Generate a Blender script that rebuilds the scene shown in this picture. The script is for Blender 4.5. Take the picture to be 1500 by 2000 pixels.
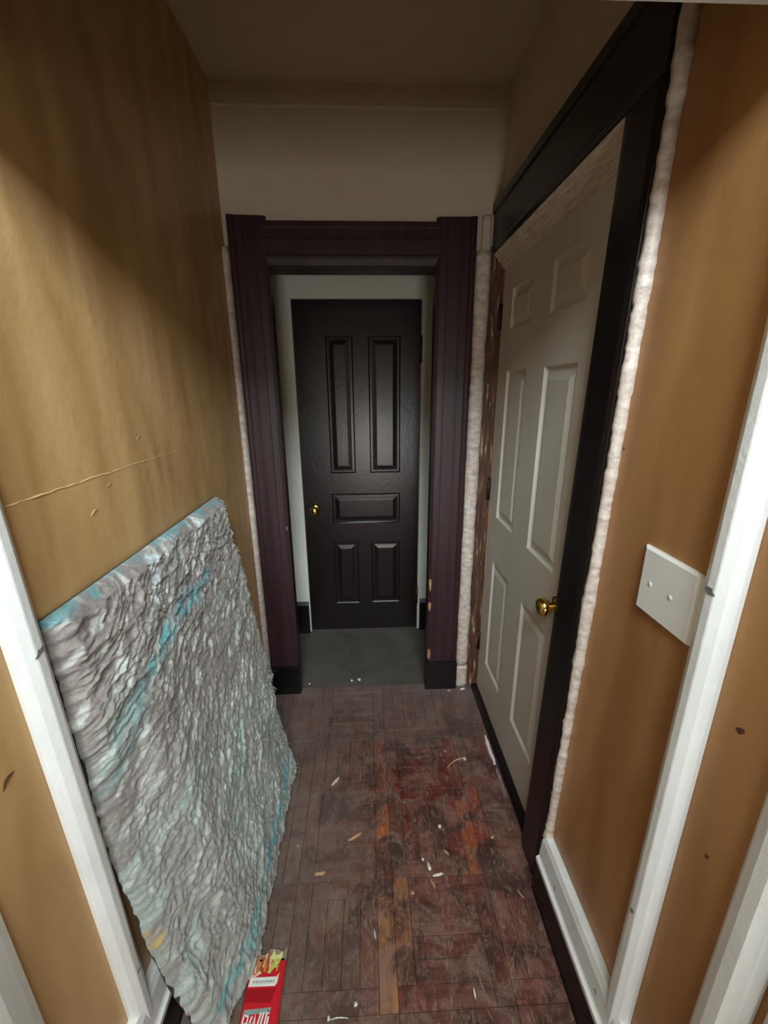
import bpy, bmesh, math, random
import numpy as np
from mathutils import Matrix, Vector

for o in list(bpy.data.objects):
    bpy.data.objects.remove(o, do_unlink=True)
SC = bpy.context.scene
COL = SC.collection

# ------------------------------------------------------------------ camera
cam = bpy.data.cameras.new('camera')
cam.sensor_fit = 'HORIZONTAL'
cam.sensor_width = 36.0
cam.lens = 808.764 * 36.0 / 1500.0
cam.clip_start = 0.02
camo = bpy.data.objects.new('camera', cam)
COL.objects.link(camo)
RX = [[0.99911646, -0.01867825, 0.03764871],
      [-0.04142406, -0.28641781, 0.9572089],
      [-0.00709572, -0.95792273, -0.28693848]]
camo.matrix_world = Matrix(((RX[0][0], -RX[0][1], -RX[0][2], 0.0),
                            (RX[1][0], -RX[1][1], -RX[1][2], 0.0),
                            (RX[2][0], -RX[2][1], -RX[2][2], 1.53),
                            (0, 0, 0, 1)))
SC.camera = camo

# ------------------------------------------------------------------ light, exposure
SC.view_settings.view_transform = 'Standard'
SC.view_settings.look = 'None'
SC.view_settings.gamma = 1.0
SC.view_settings.use_curve_mapping = False
SC.view_settings.exposure = 0.52

world = bpy.data.worlds.new('overcast_sky')
SC.world = world
world.use_nodes = True
bg = world.node_tree.nodes['Background']
bg.inputs['Color'].default_value = (0.62, 0.74, 0.9, 1)
bg.inputs['Strength'].default_value = 0.6

# area lamps at two added, unseen windows behind the photographer
WINY = -0.85                            # rear wall of the front room
WIN = (-0.40, 0.70, 2.30, 3.10)         # x0, x1, z0, z1: added high window, placed to set the header's shadow line
LOW = (-0.20, 0.52, 0.10, 0.98)         # added low window, dimmer fill for the end wall
LOWY = -3.2
GATE = (-0.40, 0.56, 2.02)              # added doorway that passes and narrows the low light: x0, x1, head
for nm, (x0, x1, z0, z1), yw, watts, colr in (('added_high_light', WIN, WINY, 94.0, (0.80, 0.92, 1.0)),
                                              ('added_low_fill', LOW, LOWY, 27.0, (1.0, 0.97, 0.92))):
    ld = bpy.data.lights.new(nm, 'AREA')
    ld.shape = 'RECTANGLE'
    ld.size = x1 - x0
    ld.size_y = z1 - z0
    ld.energy = watts
    ld.color = colr
    lo = bpy.data.objects.new(nm, ld)
    COL.objects.link(lo)
    lo.location = ((x0 + x1) / 2, yw - 0.1, (z0 + z1) / 2)
    lo.rotation_euler = (math.radians(90), 0, 0)      # shines towards +Y

# ------------------------------------------------------------------ materials
def srgb(r, g, b):
    f = lambda c: (c / 255 / 12.92) if c / 255 <= 0.04045 else ((c / 255 + 0.055) / 1.055) ** 2.4
    return (f(r), f(g), f(b), 1.0)

class NT:
    def __init__(self, name):
        self.m = bpy.data.materials.new(name)
        self.m.use_nodes = True
        self.t = self.m.node_tree
        self.p = self.t.nodes['Principled BSDF']
    def n(self, typ, **kw):
        x = self.t.nodes.new(typ)
        for k, v in kw.items():
            setattr(x, k, v)
        return x
    def l(self, a, b):
        self.t.links.new(a, b)
    def coords(self, scale=(1, 1, 1), space='pos'):
        mp = self.n('ShaderNodeMapping')
        mp.inputs['Scale'].default_value = scale
        if space == 'pos':
            g = self.n('ShaderNodeNewGeometry')
            self.l(g.outputs['Position'], mp.inputs['Vector'])
        else:
            g = self.n('ShaderNodeTexCoord')
            self.l(g.outputs['Object'], mp.inputs['Vector'])
        return mp.outputs['Vector']
    def noise(self, vec, scale, detail=4, rough=0.55, dist=0.0):
        x = self.n('ShaderNodeTexNoise')
        x.inputs['Scale'].default_value = scale
        x.inputs['Detail'].default_value = detail
        x.inputs['Roughness'].default_value = rough
        x.inputs['Distortion'].default_value = dist
        self.l(vec, x.inputs['Vector'])
        return x.outputs['Fac']
    def ramp(self, fac, stops):
        r = self.n('ShaderNodeValToRGB')
        e = r.color_ramp.elements
        while len(e) < len(stops):
            e.new(0.5)
        for i, (p, c) in enumerate(stops):
            e[i].position = p
            e[i].color = c if len(c) == 4 else (*c, 1)
        self.l(fac, r.inputs['Fac'])
        return r.outputs['Color']
    def mix(self, fac, a, b, mode='MIX'):
        x = self.n('ShaderNodeMix', data_type='RGBA', blend_type=mode)
        for sock, v in ((x.inputs[0], fac), (x.inputs[6], a), (x.inputs[7], b)):
            if isinstance(v, (int, float)):
                sock.default_value = v
            elif isinstance(v, tuple):
                sock.default_value = v
            else:
                self.l(v, sock)
        return x.outputs[2]
    def base(self, v):
        if isinstance(v, tuple):
            self.p.inputs['Base Color'].default_value = v
        else:
            self.l(v, self.p.inputs['Base Color'])
    def bump(self, h, strength=0.2, dist=0.01):
        b = self.n('ShaderNodeBump')
        b.inputs['Strength'].default_value = strength
        b.inputs['Distance'].default_value = dist
        self.l(h, b.inputs['Height'])
        self.l(b.outputs['Normal'], self.p.inputs['Normal'])
    def rough(self, v):
        if isinstance(v, (int, float)):
            self.p.inputs['Roughness'].default_value = v
        else:
            self.l(v, self.p.inputs['Roughness'])

BW = lambda v: (v, v, v, 1)
M = {}

def mat_paint(name, c1, c2, rough=0.5, streak=(3, 3, 0.5), nscale=2.0, bstr=0.12, fine=60, spec=0.5, lo=0.3, hi=0.72, det=5):
    n = NT(name)
    v = n.coords(streak)
    f = n.noise(v, nscale, det, 0.6, 0.4)
    n.base(n.ramp(f, [(lo, c1), (hi, c2)]))
    n.rough(rough)
    n.p.inputs['Specular IOR Level'].default_value = spec
    v2 = n.coords()
    n.bump(n.noise(v2, fine, 4, 0.6), bstr, 0.004)
    M[name] = n.m
    return n

mat_paint('tan_paint', srgb(168, 129, 80), srgb(210, 171, 117), 0.42, (5, 5, 1.1), 1.5, 0.3, 28, lo=0.3, hi=0.7, det=2)
mat_paint('brown_paint', srgb(152, 106, 60), srgb(182, 134, 84), 0.42, (6, 6, 0.8), 1.5, 0.2, 30, lo=0.3, hi=0.7, det=2)
mat_paint('plaster', srgb(196, 182, 160), srgb(206, 194, 174), 0.75, (1, 1, 1), 3, 0.15, 60)
mat_paint('white_plaster', srgb(212, 212, 198), srgb(222, 222, 210), 0.7, (1, 1, 1), 3, 0.1, 60)
mat_paint('white_paint', srgb(218, 220, 216), srgb(236, 238, 236), 0.24, (2, 2, 0.6), 6, 0.25, 70)
mat_paint('white_door_paint', srgb(205, 199, 184), srgb(214, 208, 195), 0.4, (2, 2, 0.8), 3, 0.08, 90)
mat_paint('old_white_paint', srgb(168, 152, 138), srgb(228, 216, 204), 0.5, (5, 5, 9), 6, 0.9, 45)
mat_paint('dark_stain', srgb(38, 20, 23), srgb(58, 34, 38), 0.42, (14, 14, 0.6), 3, 0.25, 50)
mat_paint('black_stain', srgb(14, 9, 9), srgb(26, 18, 18), 0.34, (14, 14, 0.6), 3, 0.2, 50)
mat_paint('door_stain', srgb(18, 10, 10), srgb(30, 18, 18), 0.27, (14, 14, 0.5), 3, 0.12, 50)
mat_paint('bare_wood', srgb(186, 170, 150), srgb(232, 220, 202), 0.5, (30, 2.5, 30), 6, 0.9, 60)
mat_paint('room_wall', srgb(190, 176, 150), srgb(200, 186, 160), 0.8, (1, 1, 1), 3, 0.1, 60)
mat_paint('plastic_white', srgb(228, 228, 224), srgb(236, 236, 232), 0.25, (1, 1, 1), 4, 0.06, 20)
mat_paint('grey_screed', srgb(78, 72, 64), srgb(104, 96, 86), 0.6, (1, 1, 1), 5, 0.3, 80)
mat_paint('room_boards', srgb(92, 60, 44), srgb(128, 88, 66), 0.5, (8, 1, 1), 4, 0.3, 60)
mat_paint('subfloor', srgb(30, 22, 18), srgb(42, 30, 25), 0.8, (1, 1, 1), 5, 0.3, 60)
mat_paint('plaster_crumb', srgb(226, 220, 208), srgb(244, 240, 232), 0.7, (1, 1, 1), 30, 0.5, 300)
mat_paint('pale_splinter', srgb(214, 186, 142), srgb(240, 220, 186), 0.6, (40, 40, 40), 6, 0.4, 200)
mat_paint('tan_splinter', srgb(176, 138, 100), srgb(206, 168, 126), 0.6, (40, 40, 40), 6, 0.4, 200)
mat_paint('rug_backing', srgb(40, 38, 40), srgb(66, 62, 62), 0.95, (1, 1, 1), 60, 0.6, 200)
mat_paint('rug_fringe', srgb(138, 134, 124), srgb(186, 184, 170), 0.8, (1, 1, 1), 40, 0.4, 200)
mat_paint('nail_steel', srgb(96, 96, 98), srgb(130, 130, 132), 0.45, (1, 1, 1), 60, 0.2, 200)
mat_paint('rust', srgb(62, 36, 24), srgb(96, 56, 34), 0.7, (1, 1, 1), 60, 0.4, 300)
mat_paint('seam_tan', srgb(206, 168, 110), srgb(228, 194, 142), 0.5, (1, 1, 1), 8, 0.2, 60)
mat_paint('pink_gloss', srgb(232, 216, 222), srgb(248, 240, 244), 0.3, (60, 6, 60), 5, 0.4, 120)
mat_paint('grey_gloss', srgb(120, 100, 104), srgb(170, 150, 152), 0.18, (60, 6, 60), 5, 0.4, 120)

n = NT('chipped_jamb')           # stripped jamb: brown wood, patches of old pale paint
f = n.noise(n.coords((30, 30, 3)), 3, 5, 0.65, 0.6)
c = n.ramp(f, [(0.25, srgb(30, 20, 15)), (0.5, srgb(84, 54, 36)), (0.6, srgb(112, 78, 54)), (0.69, srgb(205, 188, 164))])
n.base(c); n.rough(0.6); n.bump(f, 0.8, 0.006); M['chipped_jamb'] = n.m

n = NT('raw_edge')
f = n.noise(n.coords((40, 40, 2)), 3, 4, 0.6)
n.base(n.ramp(f, [(0.3, srgb(120, 80, 46)), (0.7, srgb(186, 146, 104))])); n.rough(0.6); n.bump(f, 0.4, 0.003)
M['raw_edge'] = n.m

n = NT('brass')
n.base((0.86, 0.62, 0.18, 1)); n.p.inputs['Metallic'].default_value = 1.0; n.rough(0.16)
n.bump(n.noise(n.coords(), 40), 0.03, 0.002); M['brass'] = n.m

n = NT('iron')
n.base(n.ramp(n.noise(n.coords(), 60), [(0.3, srgb(34, 28, 26)), (0.7, srgb(78, 62, 52))])); n.rough(0.5)
n.p.inputs['Metallic'].default_value = 0.6; M['iron'] = n.m

# parquet: every slat carries its own stain in its object colour
n = NT('parquet')
oi = n.n('ShaderNodeObjectInfo')
obc = n.coords((1, 1, 1), 'obj')
mp = n.n('ShaderNodeVectorMath', operation='MULTIPLY'); mp.inputs[1].default_value = (8, 90, 90)
n.l(obc, mp.inputs[0])
ad = n.n('ShaderNodeVectorMath', operation='ADD')
cx = n.n('ShaderNodeCombineXYZ'); ml = n.n('ShaderNodeMath', operation='MULTIPLY'); ml.inputs[1].default_value = 80
n.l(oi.outputs['Random'], ml.inputs[0]); n.l(ml.outputs[0], cx.inputs[0]); n.l(ml.outputs[0], cx.inputs[2])
n.l(mp.outputs[0], ad.inputs[0]); n.l(cx.outputs[0], ad.inputs[1])
grain = n.noise(ad.outputs[0], 1.0, 5, 0.65, 0.5)
gcol = n.mix(1.0, oi.outputs['Color'], n.ramp(grain, [(0.25, BW(0.4)), (0.55, BW(1.0)), (0.8, BW(1.6))]), 'MULTIPLY')
wear = n.noise(n.coords((1, 1, 1)), 11.0, 8, 0.75, 0.8)
c1 = n.mix(n.ramp(wear, [(0.47, BW(0)), (0.60, BW(0.75))]), gcol, srgb(124, 98, 86))
dirt = n.noise(n.coords((1.0, 1.0, 1)), 8.0, 7, 0.7, 0.7)
c2 = n.mix(n.ramp(dirt, [(0.48, BW(0)), (0.58, BW(0.85))]), c1, srgb(58, 36, 31))
scr = n.noise(n.coords((26, 10, 1)), 2.6, 6, 0.8, 1.6)
c3 = n.mix(n.ramp(scr, [(0.53, BW(0)), (0.64, BW(0.7))]), c2, srgb(148, 126, 112))
# grey dust trodden in from the vestibule and lying along the rug side
sp = n.n('ShaderNodeSeparateXYZ'); n.l(n.coords(), sp.inputs[0])
m1 = n.n('ShaderNodeMapRange'); m1.inputs[1].default_value = 1.35; m1.inputs[2].default_value = 1.85; m1.inputs[4].default_value = 0.75
m2 = n.n('ShaderNodeMapRange'); m2.inputs[1].default_value = 0.05; m2.inputs[2].default_value = -0.35; m2.inputs[4].default_value = 0.7
n.l(sp.outputs[1], m1.inputs[0]); n.l(sp.outputs[0], m2.inputs[0])
mx = n.n('ShaderNodeMath', operation='MAXIMUM'); n.l(m1.outputs[0], mx.inputs[0]); n.l(m2.outputs[0], mx.inputs[1])
nz = n.n('ShaderNodeMath', operation='MULTIPLY'); n.l(mx.outputs[0], nz.inputs[0])
n.l(n.ramp(n.noise(n.coords(), 9, 6, 0.7), [(0.3, BW(0.35)), (0.65, BW(1.2))]), nz.inputs[1])
c4 = n.mix(nz.outputs[0], c3, srgb(122, 108, 100))
n.base(c4)
n.rough(n.ramp(wear, [(0.35, BW(0.42)), (0.65, BW(0.7))]))
n.bump(n.mix(0.5, grain, wear), 0.35, 0.003)
M['parquet'] = n.m

# shag pile: colours by a vertex attribute (dyed fibres)
n = NT('shag_pile')
at = n.n('ShaderNodeAttribute', attribute_name='dye')
f = n.noise(n.coords(), 130, 4, 0.7)
n.base(n.mix(1.0, at.outputs['Color'], n.ramp(f, [(0.3, BW(0.75)), (0.7, BW(1.2))]), 'MULTIPLY'))
n.rough(0.6)
n.p.inputs['Sheen Weight'].default_value = 0.25
n.bump(f, 0.5, 0.004)
M['shag_pile'] = n.m

def flat(name, col, rough=0.35):
    n = NT(name)
    f = n.noise(n.coords(), 90, 3)
    a = tuple(x * 0.92 for x in col[:3]) + (1,)
    n.base(n.ramp(f, [(0.3, a), (0.7, col)])); n.rough(rough); M[name] = n.m
flat('carton_red', srgb(206, 34, 44))
flat('carton_dark_red', srgb(168, 20, 32))
flat('carton_inside', srgb(150, 132, 118), 0.8)
flat('print_white', srgb(238, 240, 234))
flat('print_grey', srgb(150, 164, 160))
flat('print_fry', srgb(206, 138, 78))
flat('print_fry_dark', srgb(158, 92, 48))
flat('print_cream', srgb(232, 200, 160))
flat('print_green', srgb(190, 204, 92))
flat('print_pale_green', srgb(222, 228, 150))

# ------------------------------------------------------------------ mesh helpers
class MB:
    def __init__(self):
        self.v = []; self.f = []
    def box(self, x0, x1, y0, y1, z0, z1):
        b = len(self.v)
        self.v += [(x0, y0, z0), (x1, y0, z0), (x1, y1, z0), (x0, y1, z0),
                   (x0, y0, z1), (x1, y0, z1), (x1, y1, z1), (x0, y1, z1)]
        self.f += [tuple(b + i for i in q) for q in
                   ((0, 3, 2, 1), (4, 5, 6, 7), (0, 1, 5, 4), (1, 2, 6, 5), (2, 3, 7, 6), (3, 0, 4, 7))]
        return self
    def prism(self, prof, axis, lo, hi):
        """profile of 2-D points (the two other axes in xyz order) pulled along an axis"""
        b = len(self.v); k = len(prof)
        for t in (lo, hi):
            for p, q in prof:
                self.v.append({'x': (t, p, q), 'y': (p, t, q), 'z': (p, q, t)}[axis])
        for i in range(k):
            j = (i + 1) % k
            self.f.append((b + i, b + j, b + k + j, b + k + i))
        self.f.append(tuple(b + i for i in range(k))[::-1])
        self.f.append(tuple(b + k + i for i in range(k)))
        return self
    def lathe(self, prof, seg=24):
        """profile (r, h) turned about the -y axis (h runs towards -y)"""
        b = len(self.v); k = len(prof)
        for i in range(seg):
            a = 2 * math.pi * i / seg
            for r, h in prof:
                self.v.append((r * math.cos(a), -h, r * math.sin(a)))
        for i in range(seg):
            for j in range(k - 1):
                i2 = (i + 1) % seg
                self.f.append((b + i * k + j, b + i2 * k + j, b + i2 * k + j + 1, b + i * k + j + 1))
        return self
    def shear(self, fn):
        self.v = [fn(*p) for p in self.v]
        return self
    def build(self, name, mat, parent=None, bevel=0.0, seg=1, smooth=False):
        me = bpy.data.meshes.new(name)
        me.from_pydata(self.v, [], self.f)
        bm = bmesh.new(); bm.from_mesh(me)
        bmesh.ops.remove_doubles(bm, verts=bm.verts, dist=1e-6)
        bmesh.ops.recalc_face_normals(bm, faces=bm.faces)
        if bevel:
            bmesh.ops.bevel(bm, geom=[e for e in bm.edges if len(e.link_faces) == 2 and e.calc_face_angle(0) > 0.5],
                            offset=bevel, segments=seg, affect='EDGES', clamp_overlap=True)
        bm.to_mesh(me); bm.free()
        if smooth:
            for p in me.polygons:
                p.use_smooth = True
        me.materials.append(M[mat])
        o = bpy.data.objects.new(name, me)
        COL.objects.link(o)
        if parent:
            o.parent = parent
        return o

def empty(name, loc=(0, 0, 0), rz=0.0):
    o = bpy.data.objects.new(name, None)
    o.empty_display_size = 0.05
    COL.objects.link(o)
    o.location = loc
    o.rotation_euler = (0, 0, rz)
    return o
def structure(o, label=None):
    o['kind'] = 'structure'
    if label:
        o['label'] = label
    return o
def thing(o, label, cat, group=None):
    o['label'] = label; o['category'] = cat
    if group:
        o['group'] = group
    return o

RND = random.Random(7)
def rough_strip(axis_z0, axis_z1, x0, x1, y0, y1, seg, jit, seed, lean=0.0):
    """upright strip of thick, lumpy old paint or plaster: rings of 8 jittered points"""
    r = random.Random(seed)
    mb = MB()
    cx, cy, hx, hy = (x0 + x1) / 2, (y0 + y1) / 2, (x1 - x0) / 2, (y1 - y0) / 2
    wob = 0.0
    for i in range(seg + 1):
        z = axis_z0 + (axis_z1 - axis_z0) * i / seg
        wob = 0.86 * wob + r.uniform(-jit, jit) * 0.5
        ring = 1.0 + wob + (r.uniform(0.5, 1.0) * jit * (1 if r.random() < 0.6 else -1.4) if r.random() < 0.14 else 0)
        for k in range(8):
            a = math.pi / 8 + k * math.pi / 4
            s = 1.08 * ring * (1 + r.uniform(-jit * 0.5, jit * 0.5))
            mb.v.append((cx + hx * s * math.cos(a), cy + hy * s * math.sin(a) + lean * (1.0 - z), z))
    for i in range(seg):
        for k in range(8):
            k2 = (k + 1) % 8
            mb.f.append((i * 8 + k, i * 8 + k2, i * 8 + 8 + k2, i * 8 + 8 + k))
    mb.f.append(tuple(range(8))[::-1])
    mb.f.append(tuple(seg * 8 + k for k in range(8)))
    return mb

# ------------------------------------------------------------------ the setting
XL, XR = -0.54, 0.54          # faces of the side walls
YE = 1.863                    # face of the end wall
ZC = 2.577                    # ceiling
YD = 2.40                     # wall with the dark door

# floors
fl = structure(MB().box(-0.62, 0.66, 0.339, YE, -0.05, -0.0085).build('floor', 'subfloor'), 'worn red-brown parquet floor of the hallway')
structure(MB().box(-0.95, 0.95, YE, YD + 0.12, -0.05, 0.0).build('floor', 'grey_screed'), 'bare grey floor behind the dark door frame')
structure(MB().box(-1.75, 2.25, WINY - 0.12, 0.339, -0.05, 0.0).build('floor', 'room_boards'), 'brown board floor of the front room')

TS, SW = 0.305, 0.05
palette = [srgb(106, 64, 54), srgb(100, 58, 50), srgb(112, 70, 58), srgb(102, 66, 56), srgb(110, 72, 60), srgb(96, 54, 46), srgb(108, 60, 50), srgb(100, 68, 60)]
orange = {(1, 2, 'R'): srgb(166, 92, 46), (1, 1, 'R'): srgb(160, 108, 66), (2, 2, 'R'): srgb(150, 74, 38), (1, 3, 'R'): srgb(124, 70, 48),
          (2, 1, 'L'): srgb(140, 92, 60), (2, 2, 'i3'): srgb(112, 50, 40), (2, 3, 'i1'): srgb(104, 42, 36), (2, 3, 'i2'): srgb(98, 40, 35), (2, 3, 'B'): srgb(110, 46, 38), (2, 3, 'R'): srgb(110, 52, 44), (3, 2, 'L'): srgb(128, 58, 42), (2, 3, 'L'): srgb(108, 52, 44), (2, 2, 'i0'): srgb(106, 52, 44), (1, 3, 'B'): srgb(108, 58, 50),
          (2, 2, 'T'): srgb(98, 36, 30), (1, 2, 'L'): srgb(128, 88, 70), (2, 3, 'i0'): srgb(100, 42, 36), (0, 1, 'R'): srgb(124, 96, 78), (0, 2, 'R'): srgb(118, 92, 78)}
slat_mesh = {}
def slat(i, j, key, x0, x1, y0, y1):
    g = 0.0005
    x0, x1, y0, y1 = max(x0, -0.56) + g, min(x1, 0.575) - g, y0 + g, min(y1, YE) - g
    if x1 - x0 < 0.008 or y1 - y0 < 0.008:
        return
    lx, ly = x1 - x0, y1 - y0
    horiz = lx >= ly
    L, Wd = (lx, ly) if horiz else (ly, lx)
    k = (round(L, 3), round(Wd, 3))
    if k not in slat_mesh:
        o = MB().box(-L / 2, L / 2, -Wd / 2, Wd / 2, -0.008, 0.0).build('parquet_slat', 'parquet', None, 0.0006)
        slat_mesh[k] = o.data
    else:
        o = bpy.data.objects.new('parquet_slat', slat_mesh[k])
        COL.objects.link(o)
    o.location = ((x0 + x1) / 2, (y0 + y1) / 2, RND.uniform(-0.0009, 0.0001))
    o.rotation_euler = (RND.uniform(-0.002, 0.002), RND.uniform(-0.002, 0.002), 0 if horiz else math.pi / 2)
    c = orange.get((i, j, key)) or RND.choice(palette)
    o.color = c
    o.parent = fl
for i in range(4):
    for j in range(5):
        X0, Y0 = 0.055 - 2 * TS + i * TS, 0.339 + j * TS
        X1, Y1 = X0 + TS, Y0 + TS
        slat(i, j, 'B', X0, X1 - SW, Y0, Y0 + SW)
        slat(i, j, 'R', X1 - SW, X1, Y0, Y1 - SW)
        slat(i, j, 'T', X0 + SW, X1, Y1 - SW, Y1)
        slat(i, j, 'L', X0, X0 + SW, Y0 + SW, Y1)
        q = (TS - 2 * SW) / 4
        for k in range(4):
            if (i + j) % 2:
                slat(i, j, 'i%d' % k, X0 + SW, X1 - SW, Y0 + SW + k * q, Y0 + SW + (k + 1) * q)
            else:
                slat(i, j, 'i%d' % k, X0 + SW + k * q, X0 + SW + (k + 1) * q, Y0 + SW, Y1 - SW)

# ceiling
structure(MB().box(-1.05, 1.05, 0.25, YD + 0.12, ZC, ZC + 0.06).build('ceiling', 'plaster'))
ZR = 3.2                     # the front room is higher
structure(MB().box(-1.85, 2.35, WINY - 0.12, 0.34, ZR, ZR + 0.06).build('ceiling', 'room_wall'))

# left wall: two painted sheets with a rough joint
wl = structure(MB().box(XL - 0.1, XL - 0.012, 0.25, YE, -0.02, ZC).build('wall_left', 'subfloor'))
MB().box(XL - 0.012, XL, 0.25, YE, 0.0, 1.3644).build('panel', 'tan_paint', wl, 0.0004)
MB().box(XL - 0.012, XL, 0.25, YE, 1.3646, ZC).build('panel', 'tan_paint', wl, 0.0004)
rs = random.Random(3)
mb = MB()
N = 40
for k in range(N + 1):
    y = 0.60 + 0.6 * k / N
    a = 0.0016 * (1 - 0.75 * k / N) * rs.uniform(0.4, 1.5)
    z = 1.3645 + rs.uniform(-0.0012, 0.0012)
    mb.v += [(XL, y, z - a * 1.2), (XL + a, y, z), (XL, y, z + a * 1.2)]
for k in range(N):
    b = 3 * k
    mb.f += [(b, b + 3, b + 4, b + 1), (b + 1, b + 4, b + 5, b + 2)]
mb.build('seam_ridge', 'seam_tan', wl)
def dent(y, z, ln, hgt, ang, x, sgn, parent, mat):
    """a small curled scuff of paint standing off the wall"""
    mb = MB(); K = 9
    for k in range(K):
        t = k / (K - 1) - 0.5
        yy, zz = t * ln, 0.35 * hgt * math.cos(t * 5)
        w = hgt * 0.3 * math.cos(t * math.pi) + 0.0003
        ca, sa = math.cos(ang), math.sin(ang)
        for (dz, dx) in ((-w, 0), (0, w * 0.9), (w, 0)):
            mb.v.append((x + sgn * dx, y + yy * ca - (zz + dz) * sa, z + yy * sa + (zz + dz) * ca))
    for k in range(K - 1):
        b = 3 * k
        mb.f += [(b, b + 3, b + 4, b + 1), (b + 1, b + 4, b + 5, b + 2)]
    return mb.build('paint_scuff', mat, parent, 0, 1, True)
dent(0.806, 1.299, 0.030, 0.008, 0.35, XL, 1, wl, 'tan_paint')
dent(0.495, 0.978, 0.028, 0.010, 0.5, XL, 1, wl, 'rust')
dent(1.011, 1.421, 0.024, 0.005, 0.3, XL, 1, wl, 'tan_paint')
dent(0.87, 1.34, 0.02, 0.005, 0.2, XL, 1, wl, 'tan_paint')

# right wall: backing pieces around the door opening, painted sheets on the near piece
wr = structure(MB().box(XR + 0.012, XR + 0.12, 0.25, 1.02, -0.02, ZC).box(XR + 0.012, XR + 0.12, 1.02, YE, 2.06, ZC)
               .build('wall_right', 'plaster'))
MB().box(XR, XR + 0.012, 0.565, 0.93, 0.0, ZC).build('panel', 'brown_paint', wr, 0.0015)
MB().box(XR, XR + 0.012, 0.25, 0.563, 0.0, ZC).build('panel', 'brown_paint', wr, 0.0015)
MB().box(XR, XR + 0.012, 0.93, YE, 2.06, ZC).build('plaster_panel', 'plaster', wr)

# end wall round the dark frame
we = structure(MB().box(-0.95, -0.400, YE, YE + 0.11, -0.02, ZC).box(0.312, 0.95, YE, YE + 0.11, -0.02, ZC)
               .box(-0.400, 0.312, YE, YE + 0.11, 2.005, ZC).build('wall_end', 'plaster'))
rs = random.Random(11)
mb = MB(); N = 60
for k in range(N + 1):                        # ridge of old plaster where the ceiling strip starts
    x = -0.545 + (0.50 + 0.545) * k / N
    z = 2.508 + rs.uniform(-0.002, 0.002)
    a = rs.uniform(0.004, 0.008)
    mb.v += [(x, YE, z - 0.006), (x, YE - a, z), (x, YE - 0.004, z + 0.008), (x, YE - 0.004, ZC)]
for k in range(N):
    b = 4 * k
    for q in range(3):
        mb.f.append((b + q, b + 4 + q, b + 5 + q, b + 1 + q))
mb.build('plaster_ridge', 'plaster', we)

# vestibule beyond the frame
structure(MB().box(-0.95, -0.386, YD, YD + 0.1, 0.0, ZC).box(0.306, 0.95, YD, YD + 0.1, 0.0, ZC)
          .box(-0.386, 0.306, YD, YD + 0.1, 1.979, ZC).build('wall_back', 'white_plaster'))
structure(MB().box(-1.05, -0.95, YE, YD + 0.1, 0.0, ZC).build('wall_side', 'white_plaster'))
structure(MB().box(0.95, 1.05, YE, YD + 0.1, 0.0, ZC).build('wall_side', 'white_plaster'))
b = structure(MB().prism([(YD - 0.02, 0), (YD, 0), (YD, 0.22), (YD - 0.008, 0.22), (YD - 0.02, 0.2)], 'x', -0.95, -0.392).build('baseboard_back', 'black_stain', None, 0.001))
structure(MB().prism([(YD - 0.02, 0), (YD, 0), (YD, 0.22), (YD - 0.008, 0.22), (YD - 0.02, 0.2)], 'x', 0.32, 0.95).build('baseboard_back', 'black_stain', None, 0.001))

# partition over the opening the photographer looks through
wh = structure(MB().box(XL, XR, 0.555, 0.615, 2.02, ZC).build('wall_header', 'brown_paint'))
# unseen front room with an added high window (behind the photographer)
structure(MB().box(XL - 0.1, XR + 0.12, 0.25, 0.34, ZC + 0.06, ZR).build('wall_front', 'room_wall'))
structure(MB().box(-1.75, XL - 0.1, 0.25, 0.34, 0.0, ZR).build('wall_front', 'room_wall'))
structure(MB().box(XR + 0.12, 2.25, 0.25, 0.34, 0.0, ZR).build('wall_front', 'room_wall'))
structure(MB().box(-1.85, -1.75, WINY, 0.34, 0.0, ZR).build('wall_side', 'room_wall'))
structure(MB().box(2.25, 2.35, WINY, 0.34, 0.0, ZR).build('wall_side', 'room_wall'))
ZM = GATE[2]
structure(MB().box(-1.75, GATE[0], WINY - 0.1, WINY, 0.0, ZM).box(GATE[1], 2.25, WINY - 0.1, WINY, 0.0, ZM)
          .box(-1.75, WIN[0], WINY - 0.1, WINY, ZM, ZR).box(WIN[1], 2.25, WINY - 0.1, WINY, ZM, ZR)
          .box(WIN[0], WIN[1], WINY - 0.1, WINY, ZM, WIN[2]).box(WIN[0], WIN[1], WINY - 0.1, WINY, WIN[3], ZR)
          .build('wall_rear', 'room_wall'))
# unseen room beyond the doorway, added to carry the low light
structure(MB().box(-1.3, 1.3, LOWY - 0.12, WINY - 0.12, -0.05, 0.0).build('floor', 'room_boards'), 'brown board floor of the added room beyond')
structure(MB().box(-1.3, 1.3, LOWY - 0.12, WINY - 0.1, 2.2, 2.26).build('ceiling', 'room_wall'))
structure(MB().box(-1.4, -1.3, LOWY, WINY - 0.1, 0.0, 2.2).build('wall_side', 'room_wall'))
structure(MB().box(1.3, 1.4, LOWY, WINY - 0.1, 0.0, 2.2).build('wall_side', 'room_wall'))
structure(MB().box(-1.3, LOW[0], LOWY - 0.1, LOWY, 0.0, 2.2).box(LOW[1], 1.3, LOWY - 0.1, LOWY, 0.0, 2.2)
          .box(LOW[0], LOW[1], LOWY - 0.1, LOWY, 0.0, LOW[2]).box(LOW[0], LOW[1], LOWY - 0.1, LOWY, LOW[3], 2.2).build('wall_rear', 'room_wall'))
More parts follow.
